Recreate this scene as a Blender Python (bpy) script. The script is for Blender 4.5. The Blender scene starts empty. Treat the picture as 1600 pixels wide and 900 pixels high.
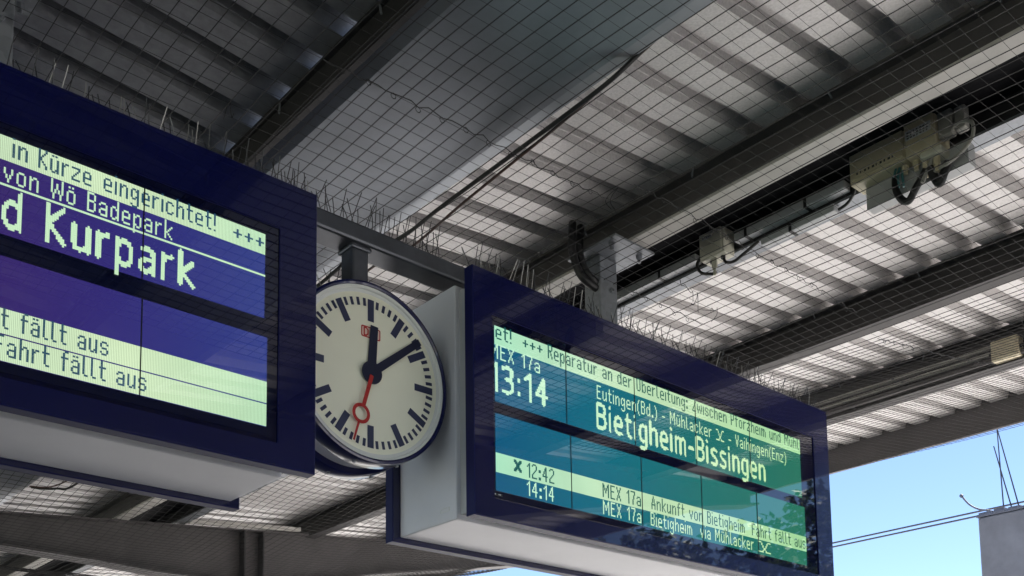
import bpy, bmesh, math, random
from mathutils import Vector, Matrix
random.seed(7)
R = math.radians
S = bpy.context.scene
C = S.collection
CZ = 1.6                      # eye height above the platform; heights below are given relative to it
GROUND = -0.78                # track bed level below the platform top

# ------------------------------------------------------------------ camera, sky, sun, exposure
EXPO = 2.3
cam = bpy.data.cameras.new('camera'); cam_o = bpy.data.objects.new('camera', cam); C.objects.link(cam_o)
F_PX, PY, YAW, PITCH, ROLL = 1671.64, 1066.0, 0.725478, 0.1149116, -0.0134007
fw = Vector((math.sin(YAW), math.cos(YAW), 0)); rt = Vector((math.cos(YAW), -math.sin(YAW), 0)); up = Vector((0, 0, 1))
f2 = fw*math.cos(PITCH) + up*math.sin(PITCH); u2 = up*math.cos(PITCH) - fw*math.sin(PITCH)
r3 = rt*math.cos(ROLL) + u2*math.sin(ROLL); u3 = u2*math.cos(ROLL) - rt*math.sin(ROLL)
mw = Matrix((r3, u3, -f2)).transposed().to_4x4(); mw.translation = (0, 0, CZ)
cam_o.matrix_world = mw
cam.sensor_fit = 'HORIZONTAL'; cam.sensor_width = 36.0; cam.lens = F_PX/1600*36.0
cam.shift_y = (PY-450)/1600.0          # the photo is the upper part of a portrait frame
cam.clip_end = 2000; cam.clip_start = 0.05
S.camera = cam_o

SUN_EL, SUN_AZ = 60.0, 98.0            # azimuth measured from +Y towards +X
w = bpy.data.worlds.new('World'); S.world = w; w.use_nodes = True
nt = w.node_tree; nt.nodes.clear()
sky = nt.nodes.new('ShaderNodeTexSky'); sky.sky_type = 'NISHITA'; sky.sun_disc = False
sky.sun_elevation = R(SUN_EL); sky.sun_rotation = R(SUN_AZ); sky.air_density = 0.55; sky.dust_density = 0.1; sky.ozone_density = 1.5
bg = nt.nodes.new('ShaderNodeBackground'); bg.inputs['Strength'].default_value = 0.062
out = nt.nodes.new('ShaderNodeOutputWorld')
nt.links.new(sky.outputs[0], bg.inputs[0]); nt.links.new(bg.outputs[0], out.inputs[0])
sl = bpy.data.lights.new('sun', 'SUN'); sl.energy = 5.0; sl.angle = R(0.5); sl.color = (1.0, 0.965, 0.915)
so = bpy.data.objects.new('sun', sl); C.objects.link(so)
sd = Vector((math.sin(R(SUN_AZ))*math.cos(R(SUN_EL)), math.cos(R(SUN_AZ))*math.cos(R(SUN_EL)), math.sin(R(SUN_EL))))
so.rotation_euler = (-sd).to_track_quat('-Z', 'Y').to_euler(); so.location = (12, 10, 20)
vs = S.view_settings; vs.view_transform = 'Standard'; vs.look = 'None'; vs.gamma = 1.0; vs.exposure = EXPO; vs.use_curve_mapping = False
S.cycles.max_bounces = 8; S.cycles.diffuse_bounces = 5; S.cycles.glossy_bounces = 4

# ------------------------------------------------------------------ helpers
def lin(c):
    return tuple((x/255/12.92 if x/255 <= 0.04045 else ((x/255+0.055)/1.055)**2.4) for x in c)
def mat(name, col, rough=0.5, metal=0.0, var=0.0, scale=8.0, col2=None, coat=0.0, bump=0.0, bscale=60.0, spec=0.5, stretch=None, kind='noise', rvar=0.0):
    m = bpy.data.materials.new(name); m.use_nodes = True
    n = m.node_tree.nodes; l = m.node_tree.links; b = n['Principled BSDF']
    b.inputs['Roughness'].default_value = rough; b.inputs['Metallic'].default_value = metal
    b.inputs['Specular IOR Level'].default_value = spec
    b.inputs['Coat Weight'].default_value = coat; b.inputs['Coat Roughness'].default_value = 0.02; b.inputs['Coat IOR'].default_value = 1.85
    tc = n.new('ShaderNodeTexCoord'); src = tc.outputs['Object']
    if stretch:
        mp = n.new('ShaderNodeMapping'); mp.inputs['Scale'].default_value = stretch; l.new(src, mp.inputs[0]); src = mp.outputs[0]
    if var or col2:
        if kind == 'voronoi':
            t = n.new('ShaderNodeTexVoronoi'); t.inputs['Scale'].default_value = scale; l.new(src, t.inputs['Vector']); fac = t.outputs['Color']
        else:
            t = n.new('ShaderNodeTexNoise'); t.inputs['Scale'].default_value = scale; t.inputs['Detail'].default_value = 6; t.inputs['Roughness'].default_value = 0.62
            l.new(src, t.inputs['Vector']); fac = t.outputs['Fac']
        r = n.new('ShaderNodeValToRGB')
        a = tuple(max(0, x*(1-var)) for x in col); bb = col2 if col2 else tuple(min(1, x*(1+var)) for x in col)
        r.color_ramp.elements[0].color = (*a, 1); r.color_ramp.elements[1].color = (*bb, 1)
        r.color_ramp.elements[0].position = 0.32; r.color_ramp.elements[1].position = 0.70
        l.new(fac, r.inputs[0]); l.new(r.outputs[0], b.inputs['Base Color'])
        if rvar:
            mr = n.new('ShaderNodeMapRange'); mr.inputs['To Min'].default_value = max(0.02, rough-rvar); mr.inputs['To Max'].default_value = rough+rvar
            l.new(fac, mr.inputs[0]); l.new(mr.outputs[0], b.inputs['Roughness'])
    else:
        b.inputs['Base Color'].default_value = (*col, 1)
    if bump:
        t2 = n.new('ShaderNodeTexNoise'); t2.inputs['Scale'].default_value = bscale; t2.inputs['Detail'].default_value = 4; l.new(src, t2.inputs['Vector'])
        bp = n.new('ShaderNodeBump'); bp.inputs['Strength'].default_value = bump; bp.inputs['Distance'].default_value = 0.12/bscale
        l.new(t2.outputs['Fac'], bp.inputs['Height']); l.new(bp.outputs[0], b.inputs['Normal'])
    return m
def screen_mat(name, stops, stripe=0.0, x0=0.0, x1=1.0, gain=1.0, axis='X', coat=1.0):
    """lit LCD: emission whose hue drifts along the board, with the fine column pattern of the display"""
    m = bpy.data.materials.new(name); m.use_nodes = True
    n = m.node_tree.nodes; l = m.node_tree.links; b = n['Principled BSDF']
    b.inputs['Base Color'].default_value = (0.008, 0.010, 0.014, 1); b.inputs['Roughness'].default_value = 0.35
    b.inputs['Specular IOR Level'].default_value = 0.0
    b.inputs['Coat Weight'].default_value = coat; b.inputs['Coat Roughness'].default_value = 0.015; b.inputs['Coat IOR'].default_value = 1.85
    tc = n.new('ShaderNodeTexCoord'); sp = n.new('ShaderNodeSeparateXYZ'); l.new(tc.outputs['Object'], sp.inputs[0])
    mr = n.new('ShaderNodeMapRange'); mr.inputs['From Min'].default_value = x0; mr.inputs['From Max'].default_value = x1
    l.new(sp.outputs[axis], mr.inputs[0])
    r = n.new('ShaderNodeValToRGB'); e = r.color_ramp.elements
    e[0].position, e[0].color = stops[0][0], (*lin(stops[0][1]), 1); e[1].position, e[1].color = stops[-1][0], (*lin(stops[-1][1]), 1)
    for p, c in stops[1:-1]:
        k = e.new(p); k.color = (*lin(c), 1)
    l.new(mr.outputs[0], r.inputs[0]); col = r.outputs[0]
    strength = gain/2**EXPO
    if stripe:
        mm = n.new('ShaderNodeMath'); mm.operation = 'MULTIPLY'; mm.inputs[1].default_value = 1/0.0042; l.new(sp.outputs['X'], mm.inputs[0])
        fr = n.new('ShaderNodeMath'); fr.operation = 'FRACT'; l.new(mm.outputs[0], fr.inputs[0])
        gt = n.new('ShaderNodeMath'); gt.operation = 'GREATER_THAN'; gt.inputs[1].default_value = 0.70; l.new(fr.outputs[0], gt.inputs[0])
        nz = n.new('ShaderNodeTexNoise'); nz.inputs['Scale'].default_value = 5.0; l.new(tc.outputs['Object'], nz.inputs['Vector'])
        k = n.new('ShaderNodeMath'); k.operation = 'MULTIPLY_ADD'; k.inputs[1].default_value = -stripe; k.inputs[2].default_value = 1.0; l.new(gt.outputs[0], k.inputs[0])
        k2 = n.new('ShaderNodeMath'); k2.operation = 'MULTIPLY_ADD'; k2.inputs[1].default_value = 0.30; k2.inputs[2].default_value = 0.85; l.new(nz.outputs['Fac'], k2.inputs[0])
        k3 = n.new('ShaderNodeMath'); k3.operation = 'MULTIPLY'; l.new(k.outputs[0], k3.inputs[0]); l.new(k2.outputs[0], k3.inputs[1])
        k4 = n.new('ShaderNodeMath'); k4.operation = 'MULTIPLY'; k4.inputs[1].default_value = strength; l.new(k3.outputs[0], k4.inputs[0])
        l.new(k4.outputs[0], b.inputs['Emission Strength'])
    else:
        b.inputs['Emission Strength'].default_value = strength
    l.new(col, b.inputs['Emission Color'])
    return m

class MB:
    """collects shapes for one mesh"""
    def __init__(s): s.v = []; s.f = []; s.sm = []
    def add(s, vs, fs, smooth=False):
        o = len(s.v); s.v += [tuple(p) for p in vs]; s.f += [tuple(i+o for i in f) for f in fs]; s.sm += [smooth]*len(fs)
    def box(s, x0, x1, y0, y1, z0, z1, M=None):
        p = [Vector((x, y, z)) for x in (x0, x1) for y in (y0, y1) for z in (z0, z1)]
        if M: p = [M @ q for q in p]
        s.add(p, [(0, 1, 3, 2), (4, 6, 7, 5), (0, 4, 5, 1), (2, 3, 7, 6), (0, 2, 6, 4), (1, 5, 7, 3)])
    def bevbox(s, x0, x1, y0, y1, z0, z1, b=0.004, M=None):
        bm = bmesh.new()
        bmesh.ops.create_cube(bm, size=1.0)
        for v in bm.verts: v.co = Vector(((x0+x1)/2+v.co.x*(x1-x0), (y0+y1)/2+v.co.y*(y1-y0), (z0+z1)/2+v.co.z*(z1-z0)))
        bmesh.ops.bevel(bm, geom=list(bm.edges), offset=b, segments=2, profile=0.5, affect='EDGES')
        bm.verts.index_update()
        vs = [(M @ v.co) if M else v.co.copy() for v in bm.verts]; fs = [tuple(v.index for v in f.verts) for f in bm.faces]
        s.add(vs, fs); bm.free()
    def quad(s, a, b, c, d): s.add([a, b, c, d], [(0, 1, 2, 3)])
    def prism(s, poly, axis, a, b):
        """polygon in the two other axes extruded along axis from a to b (x: poly=(y,z); y: poly=(x,z); z: poly=(x,y))"""
        n = len(poly)
        def P(p, t): return (t, p[0], p[1]) if axis == 'x' else ((p[0], t, p[1]) if axis == 'y' else (p[0], p[1], t))
        vs = [P(p, a) for p in poly] + [P(p, b) for p in poly]
        s.add(vs, [tuple(range(n))[::-1], tuple(range(n, 2*n))] + [(i, (i+1) % n, n+(i+1) % n, n+i) for i in range(n)])
    def tube(s, pts, r, seg=8, cap=True, taper=None):
        pts = [Vector(p) for p in pts]; n = len(pts); vs = []; fs = []
        prev = None
        for i, p in enumerate(pts):
            t = (pts[min(i+1, n-1)]-pts[max(i-1, 0)]).normalized()
            if prev is None: a = t.cross(Vector((0, 0, 1))) if abs(t.z) < 0.95 else t.cross(Vector((1, 0, 0)))
            else: a = prev - t*prev.dot(t)
            a.normalize(); prev = a; b = t.cross(a)
            rr = r if taper is None else r*taper[i]
            for k in range(seg):
                th = 2*math.pi*k/seg; vs.append(p + (a*math.cos(th)+b*math.sin(th))*rr)
        for i in range(n-1):
            for k in range(seg): fs.append((i*seg+k, i*seg+(k+1) % seg, (i+1)*seg+(k+1) % seg, (i+1)*seg+k))
        if cap: fs += [tuple(range(seg))[::-1], tuple(range((n-1)*seg, n*seg))]
        s.add(vs, fs, seg > 4)
    def cyl(s, p, q, r, seg=16): s.tube([p, q], r, seg)
    def ring(s, prof, seg=96, axis_y=True, close=False):
        """lathe of (radius, y) profile round the y axis"""
        vs = []; fs = []; n = len(prof)
        for k in range(seg):
            a = 2*math.pi*k/seg
            for (r, y) in prof: vs.append((r*math.cos(a), y, r*math.sin(a)))
        for k in range(seg):
            for i in range(n-1 if not close else n):
                j = (i+1) % n; k2 = (k+1) % seg
                fs.append((k*n+i, k*n+j, k2*n+j, k2*n+i))
        s.add(vs, fs, True)
    def build(s, name, m, parent=None, label=None, loc=None):
        me = bpy.data.meshes.new(name); me.from_pydata(s.v, [], s.f); me.validate()
        if len(me.polygons) == len(s.sm): me.polygons.foreach_set('use_smooth', s.sm)
        bm = bmesh.new(); bm.from_mesh(me); bmesh.ops.recalc_face_normals(bm, faces=bm.faces); bm.to_mesh(me); bm.free()
        if any(s.sm): me.set_sharp_from_angle(angle=R(40))
        me.materials.append(m); o = bpy.data.objects.new(name, me); C.objects.link(o)
        if parent: o.parent = parent
        if loc: o.location = loc
        if label: o['label'] = label
        return o
def spline(pts, n=8):
    P = [Vector(p) for p in pts]; o = []
    for i in range(len(P)-1):
        p0, p1, p2, p3 = P[max(i-1, 0)], P[i], P[i+1], P[min(i+2, len(P)-1)]
        for k in range(n):
            t = k/n; o.append(0.5*((2*p1)+(p2-p0)*t+(2*p0-5*p1+4*p2-p3)*t*t+(3*p1-p0-3*p2+p3)*t*t*t))
    return o+[P[-1]]
def thing(name, label, cat, loc=(0, 0, 0), group=None):
    o = bpy.data.objects.new(name, None); C.objects.link(o); o.location = loc; o.empty_display_size = 0.1
    o['label'] = label; o['category'] = cat
    if group: o['group'] = group
    return o
def tag(o, label, cat, group=None):
    o['label'] = label; o['category'] = cat
    if group: o['group'] = group
    return o
def Z(z): return CZ+z

# ------------------------------------------------------------------ materials
M_concrete = mat('platform_paving', (0.11, 0.105, 0.10), 0.85, var=0.18, scale=3, bump=0.3)
M_ballast = mat('ballast', (0.56, 0.545, 0.53), 0.95, var=0.25, scale=14, bump=0.8, bscale=25)
M_earth = mat('dry_ground', (0.30, 0.27, 0.20), 0.95, var=0.35, scale=0.4)
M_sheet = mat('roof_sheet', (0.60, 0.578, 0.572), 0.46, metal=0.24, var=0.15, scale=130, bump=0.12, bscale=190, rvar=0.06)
M_sheetl = mat('shaded_roof_sheet', (0.30, 0.305, 0.325), 0.40, metal=0.65, var=0.16, scale=30, bump=0.12, bscale=190, rvar=0.06)  # shade of the left bay put into a darker base colour
M_gutter = mat('gutter_sheet', (0.20, 0.218, 0.248), 0.38, metal=0.75, var=0.16, scale=4, rvar=0.06)
M_darksteel = mat('dark_steel', (0.026, 0.025, 0.028), 0.6, metal=0.2, var=0.35, scale=6)
M_brownsteel = mat('brown_grey_steel', (0.095, 0.087, 0.088), 0.6, metal=0.1, var=0.18, scale=4)
M_flange = mat('painted_flange', (0.50, 0.48, 0.45), 0.55, var=0.12, scale=7)
M_galv = mat('galvanised_steel', (0.25, 0.265, 0.29), 0.48, metal=0.5, var=0.09, scale=60, kind='voronoi', rvar=0.08)
M_galvdull = mat('dull_galvanised_steel', (0.115, 0.122, 0.142), 0.42, metal=0.65, var=0.2, scale=9, rvar=0.1)
M_white = mat('light_grey_paint', (0.62, 0.62, 0.665), 0.45, var=0.07, scale=2.2)
M_neck = mat('grey_paint', (0.42, 0.43, 0.44), 0.45, var=0.05, scale=3)
M_blue = mat('blue_frame_paint', (0.0025, 0.0040, 0.050), 0.25, coat=0.40, var=0.15, scale=2.5, spec=0.3)
M_blueside = mat('blue_frame_edge', (0.004, 0.006, 0.062), 0.5, spec=0.25, var=0.15, scale=3)
M_rim = mat('clock_rim_paint', (0.004, 0.006, 0.060), 0.3, coat=0.25, spec=0.3)
M_purlin = mat('dark_brown_purlin', (0.046, 0.042, 0.044), 0.65, var=0.2, scale=4)
M_bezel = mat('dark_blue_glass_border', (0.002, 0.003, 0.022), 0.12, coat=1.0, spec=0.0)
M_bezel2 = mat('display_surround', (0.005, 0.007, 0.030), 0.15, coat=1.0, spec=0.0)
M_seam = mat('module_gap', (0.003, 0.004, 0.008), 0.5)
M_net = mat('net_twine', (0.010, 0.010, 0.012), 0.7, var=0.2, scale=20)
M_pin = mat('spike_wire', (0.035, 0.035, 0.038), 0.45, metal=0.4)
M_pinl = mat('spike_wire_sunlit', (0.42, 0.41, 0.40), 0.35, metal=0.6)  # paler copy of the pin wire, sunlit look put into its colour
M_spbase = mat('spike_base', (0.22, 0.22, 0.21), 0.5)
M_black = mat('black_cable', (0.012, 0.012, 0.014), 0.5)
M_brown = mat('brown_cable', (0.10, 0.055, 0.045), 0.6)
M_trunk = mat('plastic_conduit', (0.52, 0.53, 0.55), 0.45, var=0.08, scale=6)
M_trunkd = mat('aged_conduit', (0.34, 0.33, 0.30), 0.5, var=0.15, scale=6)
M_cream = mat('cream_plastic', (0.66, 0.59, 0.42), 0.5, var=0.10, scale=9, col2=(0.52, 0.45, 0.30))
M_creaml = mat('pale_plastic', (0.68, 0.66, 0.55), 0.5, var=0.08, scale=9)
M_greenwire = mat('teal_wire', (0.03, 0.14, 0.15), 0.5)
M_sticker = mat('paper_label', (0.62, 0.63, 0.64), 0.6)
M_ink = mat('print_ink', (0.03, 0.03, 0.035), 0.6)
M_wall = mat('weathered_concrete', (0.125, 0.128, 0.145), 0.85, var=0.20, scale=1.6, bump=0.25, bscale=14)
M_coping = mat('bitumen_edge', (0.06, 0.07, 0.10), 0.7, var=0.2, scale=10)
M_wire = mat('overhead_wire', (0.05, 0.05, 0.06), 0.5, metal=0.5)
M_leaf = mat('leaves', (0.045, 0.075, 0.022), 0.6, var=0.5, scale=1.3)
M_bark = mat('bark', (0.09, 0.07, 0.05), 0.9, var=0.3, scale=9)
M_dial = mat('clock_dial', (0.86, 0.85, 0.70), 0.35, var=0.03, scale=3)
M_dialrim = mat('clock_white_rim', (0.70, 0.71, 0.69), 0.35)
M_mark = mat('clock_marks', (0.030, 0.036, 0.085), 0.4)
M_hand = mat('clock_hands', (0.010, 0.013, 0.040), 0.35)
M_red = mat('red_paint', (0.42, 0.020, 0.018), 0.4)
M_pale = mat('logo_ground', (0.74, 0.58, 0.50), 0.4)

# ------------------------------------------------------------------ ground and platform
def struct(mb, name, m):
    o = mb.build(name, m); o['kind'] = 'structure'; return o
g = MB(); g.quad((-600, -600, GROUND-0.05), (600, -600, GROUND-0.05), (600, 600, GROUND-0.05), (-600, 600, GROUND-0.05)); struct(g, 'ground', M_earth)
g = MB(); g.box(-40.0, -3.9, -90, 120, GROUND-0.05, GROUND-0.01); struct(g, 'shrubby_ground', mat('shrubby_ground', (0.16, 0.17, 0.13), 0.95, var=0.4, scale=0.8))
g = MB(); g.box(8.2, 19.0, -90, 120, GROUND-0.04, GROUND); struct(g, 'track_bed', M_ballast)
g = MB(); g.box(-3.7, 7.9, -70, 90, GROUND-0.02, 0.0); struct(g, 'platform', M_concrete)
g = MB(); g.box(5.9, 7.95, -70, 90, 0.0, 0.006); struct(g, 'bounce_paving', mat('bounce_slabs', (0.27, 0.265, 0.26), 0.8, var=0.12, scale=2.5))  # unseen pale strip, added to bounce light up into the right bay

g = MB(); g.prism([(19.0, GROUND-0.05), (23.5, 3.2), (60, 3.6), (60, GROUND-0.05)], 'y', -120, 180); struct(g, 'sky_block_bank', mat('sky_block_grass', (0.19, 0.18, 0.12), 0.95, var=0.4, scale=0.7))  # unseen bank, added to block horizon sky glare on the roof sheets
# ------------------------------------------------------------------ canopy (one structure with its parts)
canopy = thing('platform_canopy', 'grey station platform canopy of corrugated sheets on dark purlins with a flat valley gutter', 'canopy')
Y0, Y1 = -12.0, 48.0
PITCH_R = 0.19
def sheet(xa, za, xb, zb, name, phase, label, m=None):
    m = m or M_sheet
    prof = []; y = Y0+phase
    while y < Y1:
        prof += [(y, 0), (y+0.113, 0), (y+0.123, 0.058), (y+0.178, 0.058), (y+0.183, 0.031), (y+0.1845, 0.029)]
        y += PITCH_R
    mb = MB(); n = len(prof); t = 0.004
    for (dz, flip) in ((0, 0), (t, 1)):
        vs = [(xa, p[0], Z(za)+p[1]+dz) for p in prof] + [(xb, p[0], Z(zb)+p[1]+dz) for p in prof]
        mb.add(vs, [(i, i+1, n+i+1, n+i) for i in range(n-1)])
    return mb.build(name, m, canopy, label)
SL = 0.093
def zr(x): return 2.362+SL*(x-3.02)            # underside of the right-hand sheets
def zl(x): return 2.292+SL*(1.62-x)            # underside of the left-hand sheets
PH = (1.722-Y0) % PITCH_R
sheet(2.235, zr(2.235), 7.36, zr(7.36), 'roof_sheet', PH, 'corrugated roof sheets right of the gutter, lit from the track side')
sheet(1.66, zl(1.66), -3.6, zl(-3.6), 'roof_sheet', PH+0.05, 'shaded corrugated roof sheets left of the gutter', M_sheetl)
def ibeam(x, zb, h, wd, mweb, name, label=None, tf=0.012, tw=0.010, mflange=None):
    p = MB()
    p.box(x-tw/2, x+tw/2, Y0, Y1, Z(zb)+tf, Z(zb)+h-tf)
    p.box(x-wd/2, x+wd/2, Y0, Y1, Z(zb)+h-tf, Z(zb)+h)
    if not mflange: p.box(x-wd/2, x+wd/2, Y0, Y1, Z(zb), Z(zb)+tf)
    o = p.build(name, mweb, canopy, label)
    if mflange:
        q = MB(); q.box(x-wd/2, x+wd/2, Y0, Y1, Z(zb), Z(zb)+tf); q.build('flange', mflange, o)
    return o
ibeam(3.068, 2.21, zr(3.068)-2.212, 0.098, M_brownsteel, 'purlin', 'purlin with a pale bottom flange', mflange=M_flange)
# channel purlin just behind it, carrying the conduits
p = MB(); p.box(3.520, 3.528, Y0, Y1, Z(2.288), Z(zr(3.52)-0.002)); p.box(3.528, 3.600, Y0, Y1, Z(zr(3.6)-0.018), Z(zr(3.52)-0.003))
o = p.build('purlin', M_darksteel, canopy, 'black channel purlin carrying white conduits')
p = MB(); p.box(3.122, 3.519, Y0, Y1, Z(2.366), Z(2.3705)); p.build('gap_shade', mat('gap_shade_black', (0.008, 0.008, 0.010), 0.8, spec=0.1), canopy, 'black strip standing in for the deep shade between the pale flanged purlin and the channel purlin')  # black filler added to paint the dark shade between the two purlins
p = MB(); p.box(3.520, 3.605, Y0, Y1, Z(2.278), Z(2.288)); p.build('flange', M_galv, o)
ibeam(4.755, 2.345, zr(4.755)-2.347, 0.095, M_purlin, 'purlin', 'dark purlin in the middle of the right-hand bay')
ibeam(5.935, 2.415, zr(5.935)-2.417, 0.100, M_purlin, 'purlin', 'dark purlin with thin conduits and a small box')
ibeam(0.650, 2.21, zl(0.650)-2.212, 0.10, M_darksteel, 'purlin', 'dark purlin above the left display board')
ibeam(-0.85, 2.345, zl(-0.85)-2.347, 0.10, M_darksteel, 'purlin')
ibeam(-2.2, 2.46, zl(-2.2)-2.462, 0.10, M_darksteel, 'purlin')
# angle beside the gutter
p = MB(); p.box(1.617, 1.625, Y0, Y1, Z(2.205), Z(2.288)); p.box(1.625, 1.645, Y0, Y1, Z(2.203), Z(2.211))
p.box(1.600, 1.617, Y0, Y1, Z(2.280), Z(2.288)); p.build('gutter_angle', M_darksteel, canopy, 'dark steel angle along the gutter')
# valley gutter
p = MB()
gp = [(1.648, 2.300), (1.648, 2.226), (1.705, 2.208), (2.205, 2.208), (2.262, 2.222), (2.262, 2.297), (2.258, 2.297), (2.258, 2.226), (2.204, 2.2125), (1.706, 2.2125), (1.652, 2.230), (1.652, 2.300)]
p.prism([(x, Z(z)) for x, z in gp], 'y', Y0, Y1); p.build('gutter', M_gutter, canopy, 'flat grey valley gutter seen from below')
# fascias
p = MB(); p.box(7.33, 7.342, Y0, Y1, Z(2.567), Z(zr(7.33)-0.004)); p.box(7.300, 7.33, Y0, Y1, Z(2.560), Z(2.568)); p.box(7.342, 7.352, Y0, Y1, Z(2.60), Z(2.86))
p.build('fascia', M_brownsteel, canopy, 'dark roof edge against the sky')
p = MB(); p.box(-3.60, -3.585, Y0, Y1, Z(2.60), Z(zl(-3.585)-0.004)); p.build('fascia', M_brownsteel, canopy)
# fixing bolts seen along the purlins
for x, zz in ((3.012, 2.352), (4.70, 2.515), (5.878, 2.622), (1.605, 2.276)):
    y = 1.2
    while y < 7.5:
        p = MB(); p.cyl((x, y+random.uniform(-.02, .02), Z(zz)-0.03), (x, y, Z(zz)+0.004), 0.0035, 6); y += 0.57
        p.build('sheet_fixing', M_galv, canopy)
# tapered rafters with columns
def rafter(yr):
    p = MB()
    top = lambda x: 2.104+0.094*abs(x-1.96)
    topx = [-3.55, -2, 0, 1.96, 4, 6, 7.3]
    botx = [(-3.55, 2.515), (-2.37, 2.278), (-1.4, 2.06), (-0.5, 1.87), (0.5, 1.862), (1.96, 1.895), (2.9, 1.88), (3.35, 1.856), (4.35, 1.860), (5.40, 2.113), (6.29, 2.278), (7.3, 2.475)]
    poly = [(x, Z(top(x))) for x in topx] + [(x, Z(z)) for x, z in botx[::-1]]
    p.prism(poly, 'y', yr, yr+0.012)
    for (x0, z0), (x1, z1) in zip(botx[:-1], botx[1:]):
        p.prism([(x0, Z(z0)), (x1, Z(z1)), (x1, Z(z1)-0.016), (x0, Z(z0)-0.016)], 'y', yr-0.09, yr+0.10)
    for x0, x1 in zip(topx[:-1], topx[1:]):
        p.prism([(x0, Z(top(x0))-0.012), (x1, Z(top(x1))-0.012), (x1, Z(top(x1))-0.001), (x0, Z(top(x0))-0.001)], 'y', yr-0.08, yr+0.09)
    o = p.build('rafter', M_brownsteel, canopy, 'deep tapered rafter with stiffeners beyond the boards' if yr == 8.0 else None)
    for cx in (4.18, -0.26):
        for sx in (-0.085, 0.085):
            q = MB(); q.box(cx+sx-0.006, cx+sx+0.006, yr-0.085, yr-0.001, Z(1.862), Z(top(cx+sx)-0.014)); q.build('stiffener', M_darksteel, o)
        q = MB(); q.box(cx-0.006, cx+0.006, yr-0.09, yr+0.09, 0, Z(1.845))
        for sx in (-0.085, 0.085): q.box(cx+sx-0.007, cx+sx+0.007, yr-0.09, yr+0.09, 0, Z(1.845))
        q.build('column', M_brownsteel, canopy)
for yr in (0.0, 8.0, 16.0, 24.0, 32.0, 40.0, -8.0): rafter(yr)
# light batten along the top of the near rafter
p = MB(); p.prism([(3.60, Z(2.262)), (4.60, Z(2.357)), (4.60, Z(2.392)), (3.60, Z(2.297))], 'y', 7.885, 7.91)
p.build('rafter_batten', M_flange, canopy, 'pale batten strip on top of the rafter')

# ------------------------------------------------------------------ LCD lettering
PW, PHT = 0.0042, 0.0052
FONT = {
'a': (0, "01110 10001 00001 01111 10001 10001 01111"), 'b': (0, "10000 10000 10000 10110 11001 10001 10001 10001 11001 10110"),
'c': (0, "01110 10001 10000 10000 10000 10001 01110"), 'd': (0, "00001 00001 00001 01101 10011 10001 10001 10001 10011 01101"),
'e': (0, "01110 10001 10001 11111 10000 10000 01111"), 'f': (0, "0011 0100 0100 1111 0100 0100 0100 0100 0100 0100"),
'g': (3, "01101 10011 10001 10001 10011 01101 00001 00001 10001 01110"), 'h': (0, "10000 10000 10000 10110 11001 10001 10001 10001 10001 10001"),
'i': (0, "1 0 0 1 1 1 1 1 1 1"), 'k': (0, "10000 10000 10000 10001 10010 10100 11000 10100 10010 10001"),
'l': (0, "100 100 100 100 100 100 100 100 100 011"), 'm': (0, "1101100 1011010 1001001 1001001 1001001 1001001 1001001"),
'n': (0, "10110 11001 10001 10001 10001 10001 10001"), 'o': (0, "01110 10001 10001 10001 10001 10001 01110"),
'p': (3, "10110 11001 10001 10001 10001 11001 10110 10000 10000 10000"), 'r': (0, "1011 1100 1000 1000 1000 1000 1000"),
's': (0, "01110 10001 10000 01110 00001 10001 01110"), 't': (0, "0100 0100 0100 1111 0100 0100 0100 0100 0100 0011"),
'u': (0, "10001 10001 10001 10001 10001 10011 01101"), 'v': (0, "10001 10001 10001 01010 01010 00100 00100"),
'w': (0, "1000001 1001001 1001001 1001001 1010101 0100010 0100010"), 'z': (0, "11111 00001 00010 00100 01000 10000 11111"),
'\u00e4': (0, "01010 00000 01110 10001 00001 01111 10001 10001 01111"), '\u00f6': (0, "01010 00000 01110 10001 10001 10001 10001 10001 01110"),
'\u00fc': (0, "01010 00000 10001 10001 10001 10001 10001 10011 01101"),
'A': (0, "00100 00100 01010 01010 01010 10001 11111 10001 10001 10001"), 'B': (0, "11110 10001 10001 10001 11110 10001 10001 10001 10001 11110"),
'E': (0, "11111 10000 10000 10000 11110 10000 10000 10000 10000 11111"), 'F': (0, "11111 10000 10000 10000 11110 10000 10000 10000 10000 10000"),
'K': (0, "10001 10001 10010 10100 11000 11000 10100 10010 10001 10001"), 'M': (0, "1000001 1100011 1100011 1010101 1010101 1001001 1001001 1000001 1000001 1000001"),
'O': (0, "01110 10001 10001 10001 10001 10001 10001 10001 10001 01110"), 'P': (0, "11110 10001 10001 10001 10001 11110 10000 10000 10000 10000"),
'R': (0, "11110 10001 10001 10001 11110 10100 10010 10010 10001 10001"), 'V': (0, "10001 10001 10001 10001 01010 01010 01010 01010 00100 00100"),
'W': (0, "1000001 1000001 1001001 1001001 1001001 1010101 1010101 0100010 0100010 0100010"), 'X': (0, "10001 10001 01010 01010 00100 00100 01010 01010 10001 10001"),
'Z': (0, "11111 00001 00001 00010 00010 00100 01000 01000 10000 11111"),
'1': (0, "001 011 101 001 001 001 001 001 001 001"), '2': (0, "01110 10001 00001 00001 00010 00100 01000 10000 10000 11111"),
'4': (0, "00010 00110 00110 01010 01010 10010 11111 00010 00010 00010"), '7': (0, "11111 00001 00001 00010 00010 00010 00100 00100 00100 00100"),
':': (0, "11 11 00 00 00 11 11"), '!': (0, "1 1 1 1 1 1 1 0 0 1"), '+': (0, "00100 00100 11111 00100 00100 00000"),
'(': (2, "001 010 010 100 100 100 100 100 100 010 010 001"), ')': (2, "100 010 010 001 001 001 001 001 001 010 010 100"),
'.': (0, "11 11"), '-': (0, "1111 0000 0000 0000"),
'\u2716': (0, "1100011 1110111 0111110 0011100 0011100 0111110 1110111 1100011 0000000"),
'\u2335': (0, "111000000111 000100001000 000100001000 000010010000 000010010000 000001100000 000001100000 000010010000 111110011111"),
}
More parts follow.
